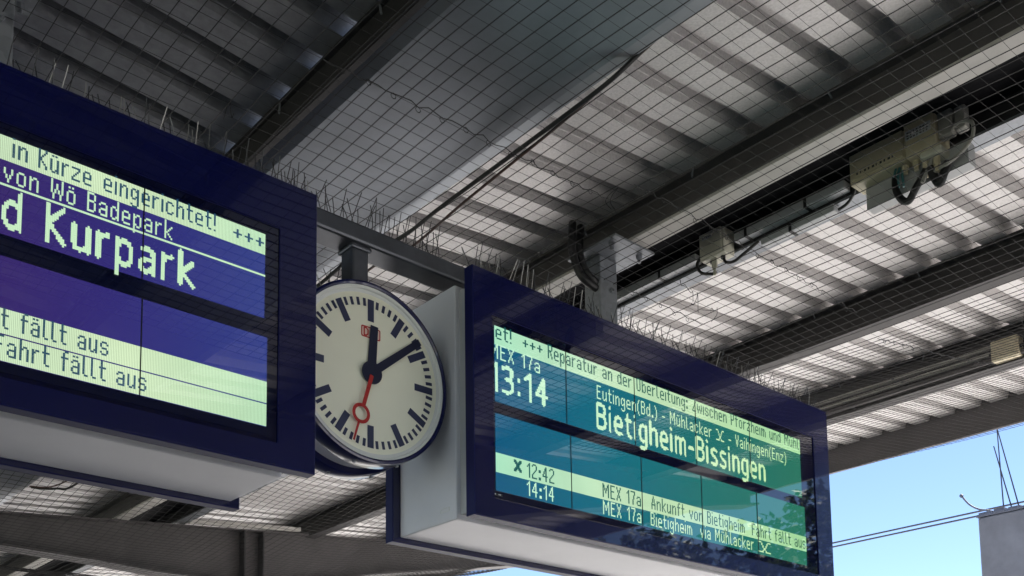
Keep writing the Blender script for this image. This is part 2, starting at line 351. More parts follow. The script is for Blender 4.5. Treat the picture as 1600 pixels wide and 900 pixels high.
def small_cells(text, gap=2, space=5):
    cells = []; x = 0
    for ch in text:
        if ch == ' ': x += space; continue
        d, rows = FONT[ch]; rows = rows.split(); n = len(rows)
        for i, rw in enumerate(rows):
            for k, b in enumerate(rw):
                if b == '1': cells.append((x+k, n-1-i-d))
        x += len(rows[0])+gap
    return cells, x-gap
def arc(cx, cy, rx, ry, a0, a1, n=10): return [(cx+rx*math.cos(R(a0+(a1-a0)*i/n)), cy+ry*math.sin(R(a0+(a1-a0)*i/n))) for i in range(n+1)]
def bowl(w=7.0, h=12.0): return [(0, 3.5), (0, h-3.5), (1, h-1), (3, h), (w-3, h), (w-1, h-1), (w, h-3.5), (w, 3.5), (w-1, 1), (w-3, 0), (3, 0), (1, 1), (0, 3.5)]
BIG = {   # strokes in display pixels; capital 17 high, small letter 12 high
'B': (8, [[(0, 0), (0, 17), (4.5, 17), (7, 15.8), (7.8, 13), (7, 10.2), (4.8, 9), (0, 9)], [(4.8, 9), (7.6, 7.6), (8.3, 4.5), (7.4, 1.4), (5, 0), (0, 0)]]),
'i': (0.5, [[(0, 0), (0, 12)], [(0, 16.4), (0, 17)]]),
'e': (7, [[(0, 6), (7, 6), (7, 8.5), (6, 11), (4, 12), (3, 12), (1, 11), (0, 8.5), (0, 3.5), (1, 1), (3, 0), (6.6, 0.3)]]),
't': (4.5, [[(1.5, 16), (1.5, 3), (2.4, 0.6), (4.8, 0)], [(0, 12), (4.6, 12)]]),
'g': (7, [bowl(), [(7, 12), (7, -2), (6, -4.3), (4, -5), (0.8, -4.8)]]),
'h': (7, [[(0, 0), (0, 17)], [(0, 9), (2, 11.4), (4, 12), (6, 11.2), (7, 9), (7, 0)]]),
'm': (11, [[(0, 0), (0, 12)], [(0, 9.5), (1.8, 11.6), (3.4, 12), (4.8, 11.2), (5.5, 9.2), (5.5, 0)], [(5.5, 9.5), (7.2, 11.6), (9, 12), (10.3, 11.2), (11, 9.2), (11, 0)]]),
'n': (7, [[(0, 0), (0, 12)], [(0, 9), (2, 11.4), (4, 12), (6, 11.2), (7, 9), (7, 0)]]),
's': (6.4, [[(6.2, 11.2), (4.2, 12), (2, 12), (0.4, 10.8), (0.2, 8.6), (1.6, 7), (4.8, 5.4), (6.4, 3.8), (6.2, 1.4), (4.6, 0), (2, 0), (0, 0.8)]]),
'-': (4.5, [[(0, 6.8), (4.5, 6.8)]]),
'd': (7, [bowl(), [(7, 0), (7, 17)]]), 'p': (7, [bowl(), [(0, 12), (0, -5)]]),
'K': (7.6, [[(0, 0), (0, 17)], [(7.4, 17), (0.6, 8.8), (7.8, 0)]]),
'k': (6.8, [[(0, 0), (0, 17)], [(6.4, 12), (0.6, 6.2), (7, 0)]]),
'u': (7, [[(0, 12), (0, 3.2), (1, 0.8), (3, 0), (5, 0.6), (7, 3)], [(7, 12), (7, 0)]]),
'r': (4.6, [[(0, 0), (0, 12)], [(0, 8.6), (1.8, 11.2), (4.8, 12)]]),
'a': (6.8, [[(0.8, 11.4), (3, 12), (5, 11.8), (6.5, 10.4), (6.8, 8.4), (6.8, 0)], [(6.8, 6.8), (2.6, 6.4), (0.4, 5), (0, 3), (0.8, 0.8), (2.8, 0), (5, 0.8), (6.8, 2.8)]]),
'1': (3.6, [[(0, 13.6), (3.6, 17), (3.6, 0)]]),
'3': (7, [[(0, 16), (2.5, 17), (4.8, 17), (6.6, 15.6), (6.8, 12), (5.4, 9.6), (2.6, 9)], [(5.2, 9), (7, 7), (7.2, 3), (5.6, 0.6), (3.4, 0), (0, 0.8)]]),
'4': (8, [[(5.8, 0), (5.8, 17), (0, 5.4), (8, 5.4)]]),
':': (0.5, [[(0, 2), (0, 2.6)], [(0, 11), (0, 11.6)]]), ' ': (2.6, []),
}
def big_cells(text, pen=1.22, gap=5.0):
    segs = []; x = pen
    for ch in text:
        wd, st = BIG[ch]
        for s_ in st:
            for a, b in zip(s_[:-1], s_[1:]): segs.append((a[0]+x, a[1], b[0]+x, b[1]))
        x += wd+gap
    W = int(x)+3; cells = set()
    for (ax, ay, bx, by) in segs:
        for i in range(int(min(ax, bx)-3), int(max(ax, bx)+4)):
            for j in range(int(min(ay, by)-3), int(max(ay, by)+4)):
                px, py = i+0.5, j-0.0
                dx, dy = bx-ax, by-ay; L = dx*dx+dy*dy
                t = 0 if L == 0 else max(0, min(1, ((px-ax)*dx+(py-ay)*dy)/L))
                if (px-ax-t*dx)**2+(py-ay-t*dy)**2 <= pen*pen: cells.add((i, j))
    return list(cells), x-gap+pen
def cell_mesh(cells, x, z, y, sx=1.0, sz=1.0, fill=0.97, xmin=-9e9, xmax=9e9, grow=0.0):
    mb = MB(); w_, h_ = PW*sx, PHT*sz
    rows = {}
    for (i, j) in cells: rows.setdefault(j, set()).add(i)
    for j, s_ in rows.items():
        run = sorted(s_); k = 0
        while k < len(run):
            m = k
            while m+1 < len(run) and run[m+1] == run[m]+1: m += 1
            a, b = x+(run[k]-grow)*w_, x+(run[m]+1+grow)*w_; k = m+1
            if b < xmin or a > xmax: continue
            a = max(a, xmin); b = min(b, xmax)
            z0, z1 = z+j*h_, z+(j+fill)*h_
            mb.quad((a, y, z0), (b, y, z0), (b, y, z1), (a, y, z1))
    return mb

# ------------------------------------------------------------------ display boards
YF, YB = 2.600, 3.105
def board(x0, x1, z0, z1, label, disp, mods_u, mods_l, mseams_u, mseams_l, zu, zlow, mbg, mlight, mdark, texts, bands, lines, mirror=False):
    t = thing('departure_board', label, 'display board', (0, 0, 0), 'double sided departure boards on the cross beam')
    def frame(ya, yb, name, lab=None):
        p = MB(); c = 0.003
        xi0, xi1, zi0, zi1 = x0+0.085, x1-0.122, z0+0.068, z1-0.150
        def loop(i, y): return [(x0+i, y, Z(z0)+i), (x1-i, y, Z(z0)+i), (x1-i, y, Z(z1)-i), (x0+i, y, Z(z1)-i)]
        def iloop(y): return [(xi0, y, Z(zi0)), (xi1, y, Z(zi0)), (xi1, y, Z(zi1)), (xi0, y, Z(zi1))]
        L = [iloop(yb), iloop(ya), loop(c, ya), loop(0, ya+c), loop(0, yb-c), loop(c, yb), iloop(yb)]
        vs = [q for l_ in L[:-1] for q in l_]; fs = []
        for i in range(6):
            j = (i+1) % 6
            for k in range(4): fs.append((i*4+k, i*4+(k+1) % 4, j*4+(k+1) % 4, j*4+k))
        p.add(vs, fs)
        o = p.build(name, M_blue, t, lab); o.data.materials.append(M_blueside)
        for f in o.data.polygons:
            if abs(f.normal.y) < 0.9: f.material_index = 1
        return o
    frame(YF, YF+0.046, 'front_frame'); frame(YB-0.046, YB, 'rear_frame')
    p = MB(); p.bevbox(x0+0.032, x1-0.032, YF+0.135, YB-0.046, Z(z0)+0.018, Z(z1)-0.010, 0.005); p.build('housing', M_white, t)
    p = MB(); p.box(x0+0.050, x1-0.050, YF+0.046, YF+0.135, Z(z0)+0.036, Z(z1)-0.030); p.build('front_neck', M_neck, t)
    # inset dark glass carrying the display
    p = MB(); p.box(x0+0.060, x1-0.10, YF+0.0045, YF+0.044, Z(z0)+0.050, Z(z1)-0.120)
    panel = p.build('display_glass', M_bezel, t)
    p = MB(); p.box(disp[0]-0.012, disp[1]+0.016, YF+0.0032, YF+0.0044, Z(zlow[0])-0.026, Z(zu[1])+0.006); p.build('display_surround', M_bezel2, panel)
    ys = YF+0.0022
    for (zz, seams) in ((zu, mseams_u), (zlow, mseams_l)):
        xs = [disp[0]]+seams+[disp[1]] if zz is zlow else [disp[0]]+seams+[disp[1]-disp[2]]
        for a, b in zip(xs[:-1], xs[1:]):
            p = MB(); p.box(a+0.0016, b-0.0016, ys, ys+0.0008, Z(zz[0]), Z(zz[1])); p.build('lcd_module', mbg, panel)
            for (za, zb2, xa, xb) in bands:
                if zz[0]-1e-4 <= za and zb2 <= zz[1]+1e-4:
                    c, d = max(a+0.0016, xa), min(b-0.0016, xb)
                    if d > c:
                        q = MB(); q.quad((c, ys-0.0007, Z(za)), (d, ys-0.0007, Z(za)), (d, ys-0.0007, Z(zb2)), (c, ys-0.0007, Z(zb2))); q.build('lit_band', mlight[1], panel)
        for sx in seams:
            p = MB(); p.box(sx-0.0016, sx+0.0016, ys-0.0024, ys-0.0016, Z(zz[0]), Z(zz[1])); p.build('module_seam', M_seam, panel)
    for (txt, x, z, wd, inv, big, xmin) in texts:
        cells, W = big_cells(txt) if big else small_cells(txt)
        sx = wd/(W*PW)
        mb = cell_mesh(cells, x, Z(z), ys-0.0012, sx=sx, sz=1.0, fill=0.985, grow=0.0 if big else (0.20 if inv else 0.03), xmin=xmin, xmax=disp[1]-0.004)
        mb.build('lettering', mdark if inv else mlight[0], panel)
    for (xa, xb, z, h, inv) in lines:
        q = MB(); q.quad((xa, ys-0.0010, Z(z)), (xb, ys-0.0010, Z(z)), (xb, ys-0.0010, Z(z)+h), (xa, ys-0.0010, Z(z)+h)); q.build('display_line', mdark if inv else mlight[0], panel)
    # little light sensor at the corner of the display
    p = MB(); p.bevbox(disp[0]-0.010, disp[0]+0.030, YF+0.0010, YF+0.0031, Z(zlow[0])-0.018, Z(zlow[0])-0.008, 0.001); s_ = p.build('light_sensor', M_seam, panel)
    q = MB()
    for k in (0.0, 0.016, 0.022): q.box(disp[0]-0.005+k, disp[0]-0.001+k, YF-0.0002, YF+0.0010, Z(zlow[0])-0.015, Z(zlow[0])-0.0115)
    q.build('sensor_lens', M_sticker, panel)
    # type plate on the end of the housing
    if not mirror:
        p = MB(); xa = x0+0.032
        for (ya, yb, za, zb2) in ((0, 0.052, 0, 0.003), (0, 0.052, 0.012, 0.015), (0, 0.003, 0.003, 0.012), (0.049, 0.052, 0.003, 0.012)):
            p.box(xa-0.0015, xa, YF+0.172+ya, YF+0.172+yb, Z(z0)+0.054+za, Z(z0)+0.054+zb2)
        p.build('type_plate', M_sticker, t)
    return t

BX0, BX1 = 2.155, 4.275
bg_r = screen_mat('lcd_dark_teal', [(0, (18, 92, 130)), (0.3, (20, 112, 132)), (0.6, (30, 118, 114)), (1, (42, 122, 98))], x0=2.24, x1=4.06, gain=1.0)
lt_r = (screen_mat('lcd_text_green', [(0, (206, 255, 222)), (0.5, (220, 255, 205)), (1, (206, 250, 178))], x0=2.24, x1=4.06),
        screen_mat('lcd_band_green', [(0, (184, 246, 208)), (0.3, (210, 246, 204)), (0.6, (206, 244, 192)), (1, (178, 238, 172))], x0=2.24, x1=4.06, stripe=0.22, gain=1.0))
dk_r = screen_mat('lcd_text_dark_teal', [(0, (14, 94, 96)), (0.5, (24, 100, 86)), (1, (34, 96, 74))], x0=2.24, x1=4.06, gain=0.9)
board(BX0, BX1, 0.939, 1.793, 'teal departure board announcing Bietigheim-Bissingen at 13:14, right of the clock', (2.247, 4.062, 0.016), 5, 5,
      [2.583, 2.945, 3.308, 3.668], [2.600, 2.973, 3.332, 3.702], (1.342, 1.607), (1.036, 1.302), bg_r, lt_r, dk_r,
      [('tet!', 2.224, 1.562, 0.100, True, False, 2.2475), ('+++', 2.377, 1.564, 0.092, True, False, 0),
       ('Reparatur an der Oberleitung: Zwischen Pforzheim und M\u00fchl', 2.496, 1.560, 1.540, True, False, 0),
       ('MEX 17a', 2.228, 1.492, 0.228, False, False, 2.2475), ('13:14', 2.226, 1.381, 0.267, False, True, 2.2475),
       ('Eutingen(Bd.) - M\u00fchlacker \u2335 - Vaihingen(Enz)', 2.740, 1.474, 1.192, False, False, 0),
       ('Bietigheim-Bissingen', 2.735, 1.364, 1.038, False, True, 0),
       ('\u2716', 2.329, 1.112, 0.034, True, False, 0), ('12:42', 2.388, 1.108, 0.127, True, False, 0), ('14:14', 2.386, 1.044, 0.127, False, False, 0),
       ('MEX 17a', 2.759, 1.108, 0.206, True, False, 0), ('MEX 17a', 2.759, 1.044, 0.206, False, False, 0),
       ('Ankunft von Bietigheim  Fahrt f\u00e4llt aus', 3.026, 1.110, 1.026, True, False, 0),
       ('Bietigheim  via M\u00fchlacker', 3.019, 1.046, 0.648, False, False, 0), ('\u2335', 3.700, 1.047, 0.088, False, False, 0)],
      [(1.540, 1.607, 2.2475, 4.0455), (1.099, 1.166, 2.2475, 4.0615)], [])
bg_l = screen_mat('lcd_dark_violet', [(0, (62, 40, 112)), (0.45, (56, 48, 130)), (1, (50, 66, 146))], x0=0.62, x1=1.42, gain=0.85)
lt_l = (screen_mat('lcd_text_pale_green', [(0, (214, 252, 208)), (1, (212, 252, 206))], x0=0.62, x1=1.42, stripe=0.18),
        screen_mat('lcd_band_pale_green', [(0, (212, 240, 200)), (0.5, (220, 244, 200)), (1, (198, 240, 198))], x0=0.62, x1=1.42, stripe=0.42, gain=1.08))
dk_l = screen_mat('lcd_text_dark_blue', [(0, (62, 92, 106)), (0.5, (40, 84, 112)), (1, (40, 84, 120))], x0=0.62, x1=1.42, gain=0.9)
LX0, LX1 = 1.562-2.12, 1.562
board(LX0, LX1, 0.951, 1.805, 'violet departure board ending in Kurpark, left of the clock', (-0.412, 1.406, 0.010), 5, 5,
      [-0.046, 0.317, 0.680, 1.042], [-0.044, 0.319, 0.682, 1.044], (1.372, 1.621), (1.058, 1.318), bg_l, lt_l, dk_l,
      [('in', 0.716, 1.572, 0.034, True, False, 0), ('K\u00fcrze', 0.776, 1.571, 0.128, True, False, 0), ('eingerichtet!', 0.936, 1.574, 0.306, True, False, 0),
       ('+++', 1.296, 1.574, 0.093, True, False, 0), ('von W\u00f6 Badepark', 0.698, 1.505, 0.422, False, False, 0),
       ('d Kurpark', 0.697, 1.392, 0.488, False, True, 0),
       ('Fahrt f\u00e4llt aus', 0.600, 1.138, 0.360, True, False, 0), ('Fahrt f\u00e4llt aus', 0.694, 1.071, 0.366, True, False, 0)],
      [(1.559, 1.621, -0.41, 1.3955), (1.126, 1.188, -0.41, 1.4055), (1.059, 1.1225, -0.41, 1.4055)], [(-0.41, 1.395, 1.494, 0.0055, False)], mirror=True)

# ------------------------------------------------------------------ cross beam and hangers
p = MB(); p.bevbox(0.60, 3.20, 2.800, 2.905, Z(1.842), Z(1.908), 0.010)
tag(p.build('cross_beam', M_galvdull), 'dull grey square steel beam running across above the clock and boards', 'beam')
def hanger(x, label):
    t = thing('board_hanger', label, 'bracket', (x, 2.8525, Z(1.80)), 'galvanised hangers bolted under the purlins')
    p = MB(); p.bevbox(-0.050, 0.050, -0.0525, 0.038, 0.112, 0.400, 0.006); p.build('post', M_galv, t)
    p = MB(); p.box(-0.105, 0.125, -0.19, 0.075, 0.400, 0.409); p.build('flange_plate', M_galv, t)
    for (bx, by) in ((-0.072, -0.14), (0.088, -0.14), (-0.072, 0.045), (0.088, 0.045), ):
        q = MB(); q.cyl((bx, by, 0.385), (bx, by, 0.400), 0.013, 6); q.cyl((bx, by, 0.372), (bx, by, 0.386), 0.007, 10); q.build('bolt', M_galv, t)
    q = MB(); q.cyl((0.012, -0.064, 0.262), (0.012, -0.0525, 0.262), 0.012, 6); q.cyl((0.012, -0.074, 0.262), (0.012, -0.064, 0.262), 0.006, 10); q.build('bolt', M_galv, t)
    return t
hanger(3.035, 'galvanised hanger post with bolted plate above the teal board')
hanger(0.712, 'shaded hanger post above the violet board at the photo\'s left edge')
for x, lab in ((3.035, 'thick black cable looping down beside the hanger above the teal board'), (0.712, 'thick black cable elbow beside the hanger above the violet board')):
    p = MB()
    for d in (0, 0.045):
        p.tube(spline([(x-0.085-d, 2.87, Z(2.33)), (x-0.112-d, 2.85, Z(2.25)), (x-0.118-d*.9, 2.845, Z(2.19)-d*.15), (x-0.108-d*.7, 2.835, Z(2.135)-d*.45), (x-0.085-d*.5, 2.825, Z(2.10)-d*.55), (x-0.04, 2.825, Z(2.085)-d*.5)], 8), 0.016, 10)
    tag(p.build('cable', M_black), lab, 'cable')

# ------------------------------------------------------------------ clock
CX, CY, CZ2 = 1.860, 2.8525, 1.386
clock = thing('platform_clock', 'round two sided station clock with cream dial, blue rims and red second hand', 'clock', (CX, CY, Z(CZ2)))
RO = 0.300
def rim(sg, name):
    p = MB(); p.ring([(0.285, sg*0.104), (0.291, sg*0.107), (0.298, sg*0.105), (RO, sg*0.098), (RO, sg*0.046), (0.296, sg*0.040), (0.27, sg*0.040), (0.27, sg*0.09), (0.285, sg*0.098)], 128, close=True)
    return p.build(name, M_rim, clock)
rim(-1, 'front_rim'); rim(1, 'rear_rim')
p = MB(); p.ring([(0.276, -0.0405), (0.276, 0.0405)], 128); p.build('drum', M_white, clock)
for a in (-68, -100):
    for y in (-0.075, 0.075):
        q = MB(); d = Vector((math.cos(R(a)), 0, math.sin(R(a)))); q.cyl(d*0.2995+Vector((0, y, 0)), d*0.306+Vector((0, y, 0)), 0.006, 8); q.build('screw', M_galv, clock)
for sg in (-1, 1):
    p = MB(); p.ring([(0.2849, sg*0.1005), (0.277, sg*0.0985), (0.274, sg*0.0925), (0.2655, sg*0.0915), (0.264, sg*0.0905)], 128); p.build('dial_edge', M_dialrim, clock)
    p = MB(); n = 128; p.add([(0, sg*0.090, 0)]+[(0.2645*math.cos(2*math.pi*k/n), sg*0.090, 0.2645*math.sin(2*math.pi*k/n)) for k in range(n)], [(0, 1+k, 1+(k+1) % n) for k in range(n)])
    dial = p.build('dial', M_dial, clock)
    p = MB(); Rm = 0.2895
    def flat(mb, pts, y):  # pts in dial plane, x mirrored on the rear face
        mb.add([((-sg)*q[0], sg*y, q[1]) for q in pts], [tuple(range(len(pts)))])
    def bar(a, r0, r1, w0, w1):
        c, s_ = math.sin(R(a)), math.cos(R(a))
        return [(r*c+k*wv*s_/2, r*s_-k*wv*c/2) for r, wv, k in ((r0, w0, -1), (r1, w1, -1), (r1, w1, 1), (r0, w0, 1))]
    for i in range(60):
        if i % 5 == 0: flat(p, bar(i*6, 0.60*Rm, 0.855*Rm, 0.083*Rm, 0.083*Rm), 0.0912)
        else: flat(p, bar(i*6, 0.765*Rm, 0.855*Rm, 0.038*Rm, 0.038*Rm), 0.0912)
    p.build('dial_marks', M_mark, dial)
    # square emblem above the centre
    lc, lw, lh = (0.0, 0.468*Rm), 0.128*Rm, 0.066*Rm
    def rrect(w_, h_, r_): return [(lc[0]+x, lc[1]+y) for cx, cy, a0 in ((w_-r_, h_-r_, 0), (-w_+r_, h_-r_, 90), (-w_+r_, -h_+r_, 180), (w_-r_, -h_+r_, 270)) for x, y in [(cx+r_*math.cos(R(a0+k*15)), cy+r_*math.sin(R(a0+k*15))) for k in range(7)]]
    p = MB(); flat(p, rrect(lw, lh, 0.006), 0.0908); p.build('logo_ground', M_pale, dial)
    p = MB(); a_, b_ = rrect(lw, lh, 0.006), rrect(lw-0.0040, lh-0.0040, 0.004)
    n = len(a_); p.add([((-sg)*q[0], sg*0.0914, q[1]) for q in a_+b_], [(i, (i+1) % n, n+(i+1) % n, n+i) for i in range(n)])
    def stroke(pts, wv):
        for (ax, az), (bx, bz) in zip(pts[:-1], pts[1:]):
            d = Vector((bx-ax, bz-az)); L = d.length; d.normalize(); nx, nz = -d.y*wv/2, d.x*wv/2
            e = d*wv*0.25
            flat(p, [(ax-e.x+nx, az-e.y+nz), (bx+e.x+nx, bz+e.y+nz), (bx+e.x-nx, bz+e.y-nz), (ax-e.x-nx, az-e.y-nz)], 0.0914+random.uniform(0.00002, 0.00030))
    for ox, ch in ((-0.0185, 'D'), (0.0150, 'B')):
        h_ = 0.0125; ow = lc[1]
        if ch == 'D': stroke([(ox-0.007, ow-h_), (ox-0.007, ow+h_), (ox+0.001, ow+h_), (ox+0.0075, ow+h_*.5), (ox+0.0075, ow-h_*.5), (ox+0.001, ow-h_), (ox-0.007, ow-h_)], 0.0050)
        else:
            stroke([(ox-0.007, ow-h_), (ox-0.007, ow+h_), (ox+0.003, ow+h_), (ox+0.006, ow+h_*.5), (ox+0.003, ow), (ox-0.007, ow)], 0.0048); stroke([(ox+0.003, ow), (ox+0.0075, ow-h_*.5), (ox+0.003, ow-h_), (ox-0.007, ow-h_)], 0.0048)
    p.build('emblem', M_red, dial)
    # hands at eight past twelve
    def hand(a, r0, r1, w0, w1, y, name, m, extra=None, th=0.002):
        q = MB(); b4 = bar(a, r0, r1, w0, w1)
        q.add([((-sg)*v[0], sg*yy, v[1]) for yy in (y, y+th) for v in b4], [(0, 1, 2, 3), (4, 5, 6, 7), (0, 1, 5, 4), (1, 2, 6, 5), (2, 3, 7, 6), (3, 0, 4, 7)])
        if extra: extra(q, y, th)
        return q.build(name, m, clock)
    hand(4.2, -0.06*Rm, 0.555*Rm, 0.118*Rm, 0.098*Rm, 0.0935, 'hour_hand', M_hand)
    def hubdisc(q, y, th):
        n = 40
        pts = [(0.130*Rm*math.cos(2*math.pi*k/n), 0.130*Rm*math.sin(2*math.pi*k/n)) for k in range(n)]
        q.add([((-sg)*v[0], sg*yy, v[1]) for yy in (y, y+th+0.002) for v in pts], [tuple(range(n)), tuple(range(n, 2*n))]+[(k, (k+1) % n, n+(k+1) % n, n+k) for k in range(n)])
    hand(50.6, -0.05*Rm, 0.850*Rm, 0.100*Rm, 0.078*Rm, 0.0970, 'minute_hand', M_hand, hubdisc)
    sa = 196.4
    hand(sa, 0.04*Rm, 0.425*Rm, 0.048*Rm, 0.044*Rm, 0.1020, 'second_hand', M_red,
         lambda q, y, th: (q.add([((-sg)*(0.525*Rm*math.sin(R(sa))+r*Rm*math.cos(2*math.pi*k/40)), sg*y, 0.525*Rm*math.cos(R(sa))+r*Rm*math.sin(2*math.pi*k/40)) for r in (0.115, 0.076) for k in range(40)], [(k, (k+1) % 40, 40+(k+1) % 40, 40+k) for k in range(40)]),
                           q.add([((-sg)*v[0], sg*y, v[1]) for v in bar(sa, 0.63*Rm, 0.860*Rm, 0.030*Rm, 0.024*Rm)], [(0, 1, 2, 3)])))
p = MB(); p.bevbox(-0.036, 0.030, -0.036, 0.036, 0.285, 0.448, 0.010); post = p.build('post', M_galvdull, clock)
p = MB(); p.bevbox(-0.043, 0.037, -0.044, 0.044, 0.438, 0.4555, 0.006); p.build('weld_collar', M_galvdull, post)
p = MB(); p.bevbox(-0.085, 0.075, -0.038, 0.038, 0.276, 0.302, 0.004); p.build('post_foot', M_galvdull, clock)

# ------------------------------------------------------------------ bird spikes
PIN_R = 0.0014
def pin_mesh(L, lean, bow=0.0, r=PIN_R, m=None, name='pin'):
    p = MB(); n = 3
    p.tube([(bow*math.sin(math.pi*k/n), lean*L*k/n, L*k/n) for k in range(n+1)], r, 5)
    me = p.build(name, m or M_pin); d = me.data; bpy.data.objects.remove(me); return d
PINS = [pin_mesh(0.092, -0.42), pin_mesh(0.092, 0.40), pin_mesh(0.096, -0.05, 0.003), pin_mesh(0.078, -0.25, -0.004), pin_mesh(0.070, 0.22, 0.003)]
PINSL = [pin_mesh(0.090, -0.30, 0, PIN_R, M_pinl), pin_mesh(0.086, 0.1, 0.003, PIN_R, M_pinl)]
def spike_base(L):
    p = MB(); p.box(-L/2, L/2, -0.011, 0.011, 0, 0.004); o = p.build('base', M_spbase); d = o.data; bpy.data.objects.remove(o); return d
BASES = {}
def spikes(x, y, z, L, n, label, rot=0.0, light=0.25, scale=1.0, group='bird spike strips above the boards, beam and clock'):
    t = thing('bird_spike_strip', label, 'bird spikes', (x, y, Z(z)), group); t.rotation_euler = (0, rot, 0)
    if L not in BASES: BASES[L] = spike_base(L)
    b = bpy.data.objects.new('base', BASES[L]); C.objects.link(b); b.parent = t
    for k in range(n):
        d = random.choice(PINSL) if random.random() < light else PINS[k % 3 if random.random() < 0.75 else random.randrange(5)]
        o = bpy.data.objects.new('pin', d); C.objects.link(o); o.parent = t
        o.location = ((k+0.5)/n*L-L/2+random.uniform(-.006, .006), random.uniform(-.004, .004), 0.003)
        o.rotation_euler = (random.uniform(-.12, .12), random.uniform(-.22, .22), 0)
        o.scale = (1, 1, scale*random.uniform(0.85, 1.05))
ordn = ['first', 'second', 'third', 'fourth', 'fifth', 'sixth']
for k in range(6):
    spikes(2.330+k*0.345, 2.640, 1.793, 0.33, 26, f'{ordn[k]} spike strip from the clock along the top of the teal board', light=0.15 if k else 0.5, scale=1.0-0.03*k)
for k in range(3):
    spikes(1.385-k*0.345, 2.640, 1.805, 0.33, 18, f'{ordn[k]} spike strip from the clock along the top of the violet board', light=0.4 if k == 1 else 0.2, scale=0.85)
for k, nm in enumerate(('beside the violet board', 'beside the teal board')):
    spikes(1.695+k*0.345, 2.832, 1.908, 0.33, 24, f'spike strip with tall dark pins on the cross beam {nm}', light=0.0, scale=1.12)
for a, nm in ((-17, 'left'), (17, 'right')):
    spikes(CX+math.sin(R(a))*0.303, 2.905, CZ2+math.cos(R(a))*0.303, 0.12, 7, f'short spike strip on top of the clock, {nm} of its post', rot=R(a), light=0.2, scale=0.95)
    spikes(CX+math.sin(R(a*1.95))*0.303, 2.905, CZ2+math.cos(R(a*1.95))*0.303, 0.12, 7, f'short spike strip on the clock\'s {nm} shoulder, outside the other', rot=R(a*1.95), light=0.1, scale=0.95)

# ------------------------------------------------------------------ bird net under the roof
def netz(x, y):
    z = 2.080
    if x > 4.3: z += 0.158*(x-4.3)
    if x < 0.4: z += 0.10*(0.4-x)
    if 5.0 < y < 10.0:
        t = min(1, max(0, (y-5.0)/2.75)) if y < 8.2 else max(0, 1-(y-8.2)/1.5); t = t*t*(3-2*t)
        rb = 1.82 if x < 4.35 else 1.82+0.215*(x-4.35)
        if x < -0.5: rb = 1.82+0.2*(-0.5-x)
        z = z*(1-t)+min(z, rb)*t
    z += 0.012*math.sin(x*2.1+y*0.7)+0.010*math.sin(y*1.7-x*0.9)+0.004*math.sin(x*7.0+y*3.1)
    return Z(z)
def wob(a, b, s): return 0.006*math.sin(a*3.3+b*5.1+s)+0.004*math.sin(a*9.1-b*2.3+s*2)
net = MB(); CELL = 0.0555; TW = 0.00125
NX0, NX1, NY0, NY1 = -2.6, 7.31, 0.90, 11.5
def netline(pts):
    vs = []; fs = []
    for (x, y, z) in pts:
        vs += [(x-TW, y, z-TW), (x+TW, y-TW, z-TW), (x, y+TW, z+TW*1.2)]
    for i in range(len(pts)-1):
        for k in range(3): fs.append((i*3+k, i*3+(k+1) % 3, (i+1)*3+(k+1) % 3, (i+1)*3+k))
    net.add(vs, fs)
x = NX0
while x < NX1:
    pts = []; y = NY0
    while y < NY1+0.2: pts.append((x+wob(x, y, 0), y, netz(x, y))); y += 0.25
    netline(pts); x += CELL
y = NY0
while y < NY1:
    pts = []; x = NX0
    while x < NX1: pts.append((x, y+wob(y, x, 1.7), netz(x, y))); x += 0.25
    pts.append((NX1, y, netz(NX1, y))); netline(pts); y += CELL
nt_o = tag(net.build('bird_net', M_net), 'thin dark square mesh bird net stretched under the whole canopy', 'net')
# stitched joints with little rings, and loose ends
def seam(xa, xb, y):
    q = MB(); pts = []; n = int((xb-xa)/0.03)
    for i in range(n+1):
        x = xa+(xb-xa)*i/n; pts.append((x, y+0.006*math.sin(i*1.9), netz(x, y)-0.004+0.004*math.sin(i*2.7)))
    q.tube(pts, 0.0014, 5)
    for i in range(2, n-1, 3):
        c = Vector(pts[i]); a = random.uniform(0, 3)
        q.tube([c+Vector((0.009*math.cos(t*math.pi/4), 0.004*math.sin(a), 0.009*math.sin(t*math.pi/4)-0.004)) for t in range(9)], 0.0011, 4, cap=False)
    q.build('net_joint', M_net, nt_o)
seam(1.45, 2.6, 2.39); seam(2.6, 4.0, 2.27); seam(4.3, 5.5, 2.34); seam(3.1, 3.62, 2.79)
for (x, y) in ((3.30, 2.62), (3.42, 2.66), (2.58, 2.33), (1.35, 2.74), (3.55, 2.69)):
    c = Vector((x, y, netz(x, y)))
    for k in range(2):
        pts = [c]
        for i in range(4): pts.append(pts[-1]+Vector((random.uniform(-.03, .03), random.uniform(-.02, .02), random.uniform(-.035, .012))))
        q = MB(); q.tube(spline(pts, 4), 0.0012, 5); q.build('loose_end', M_net, nt_o)

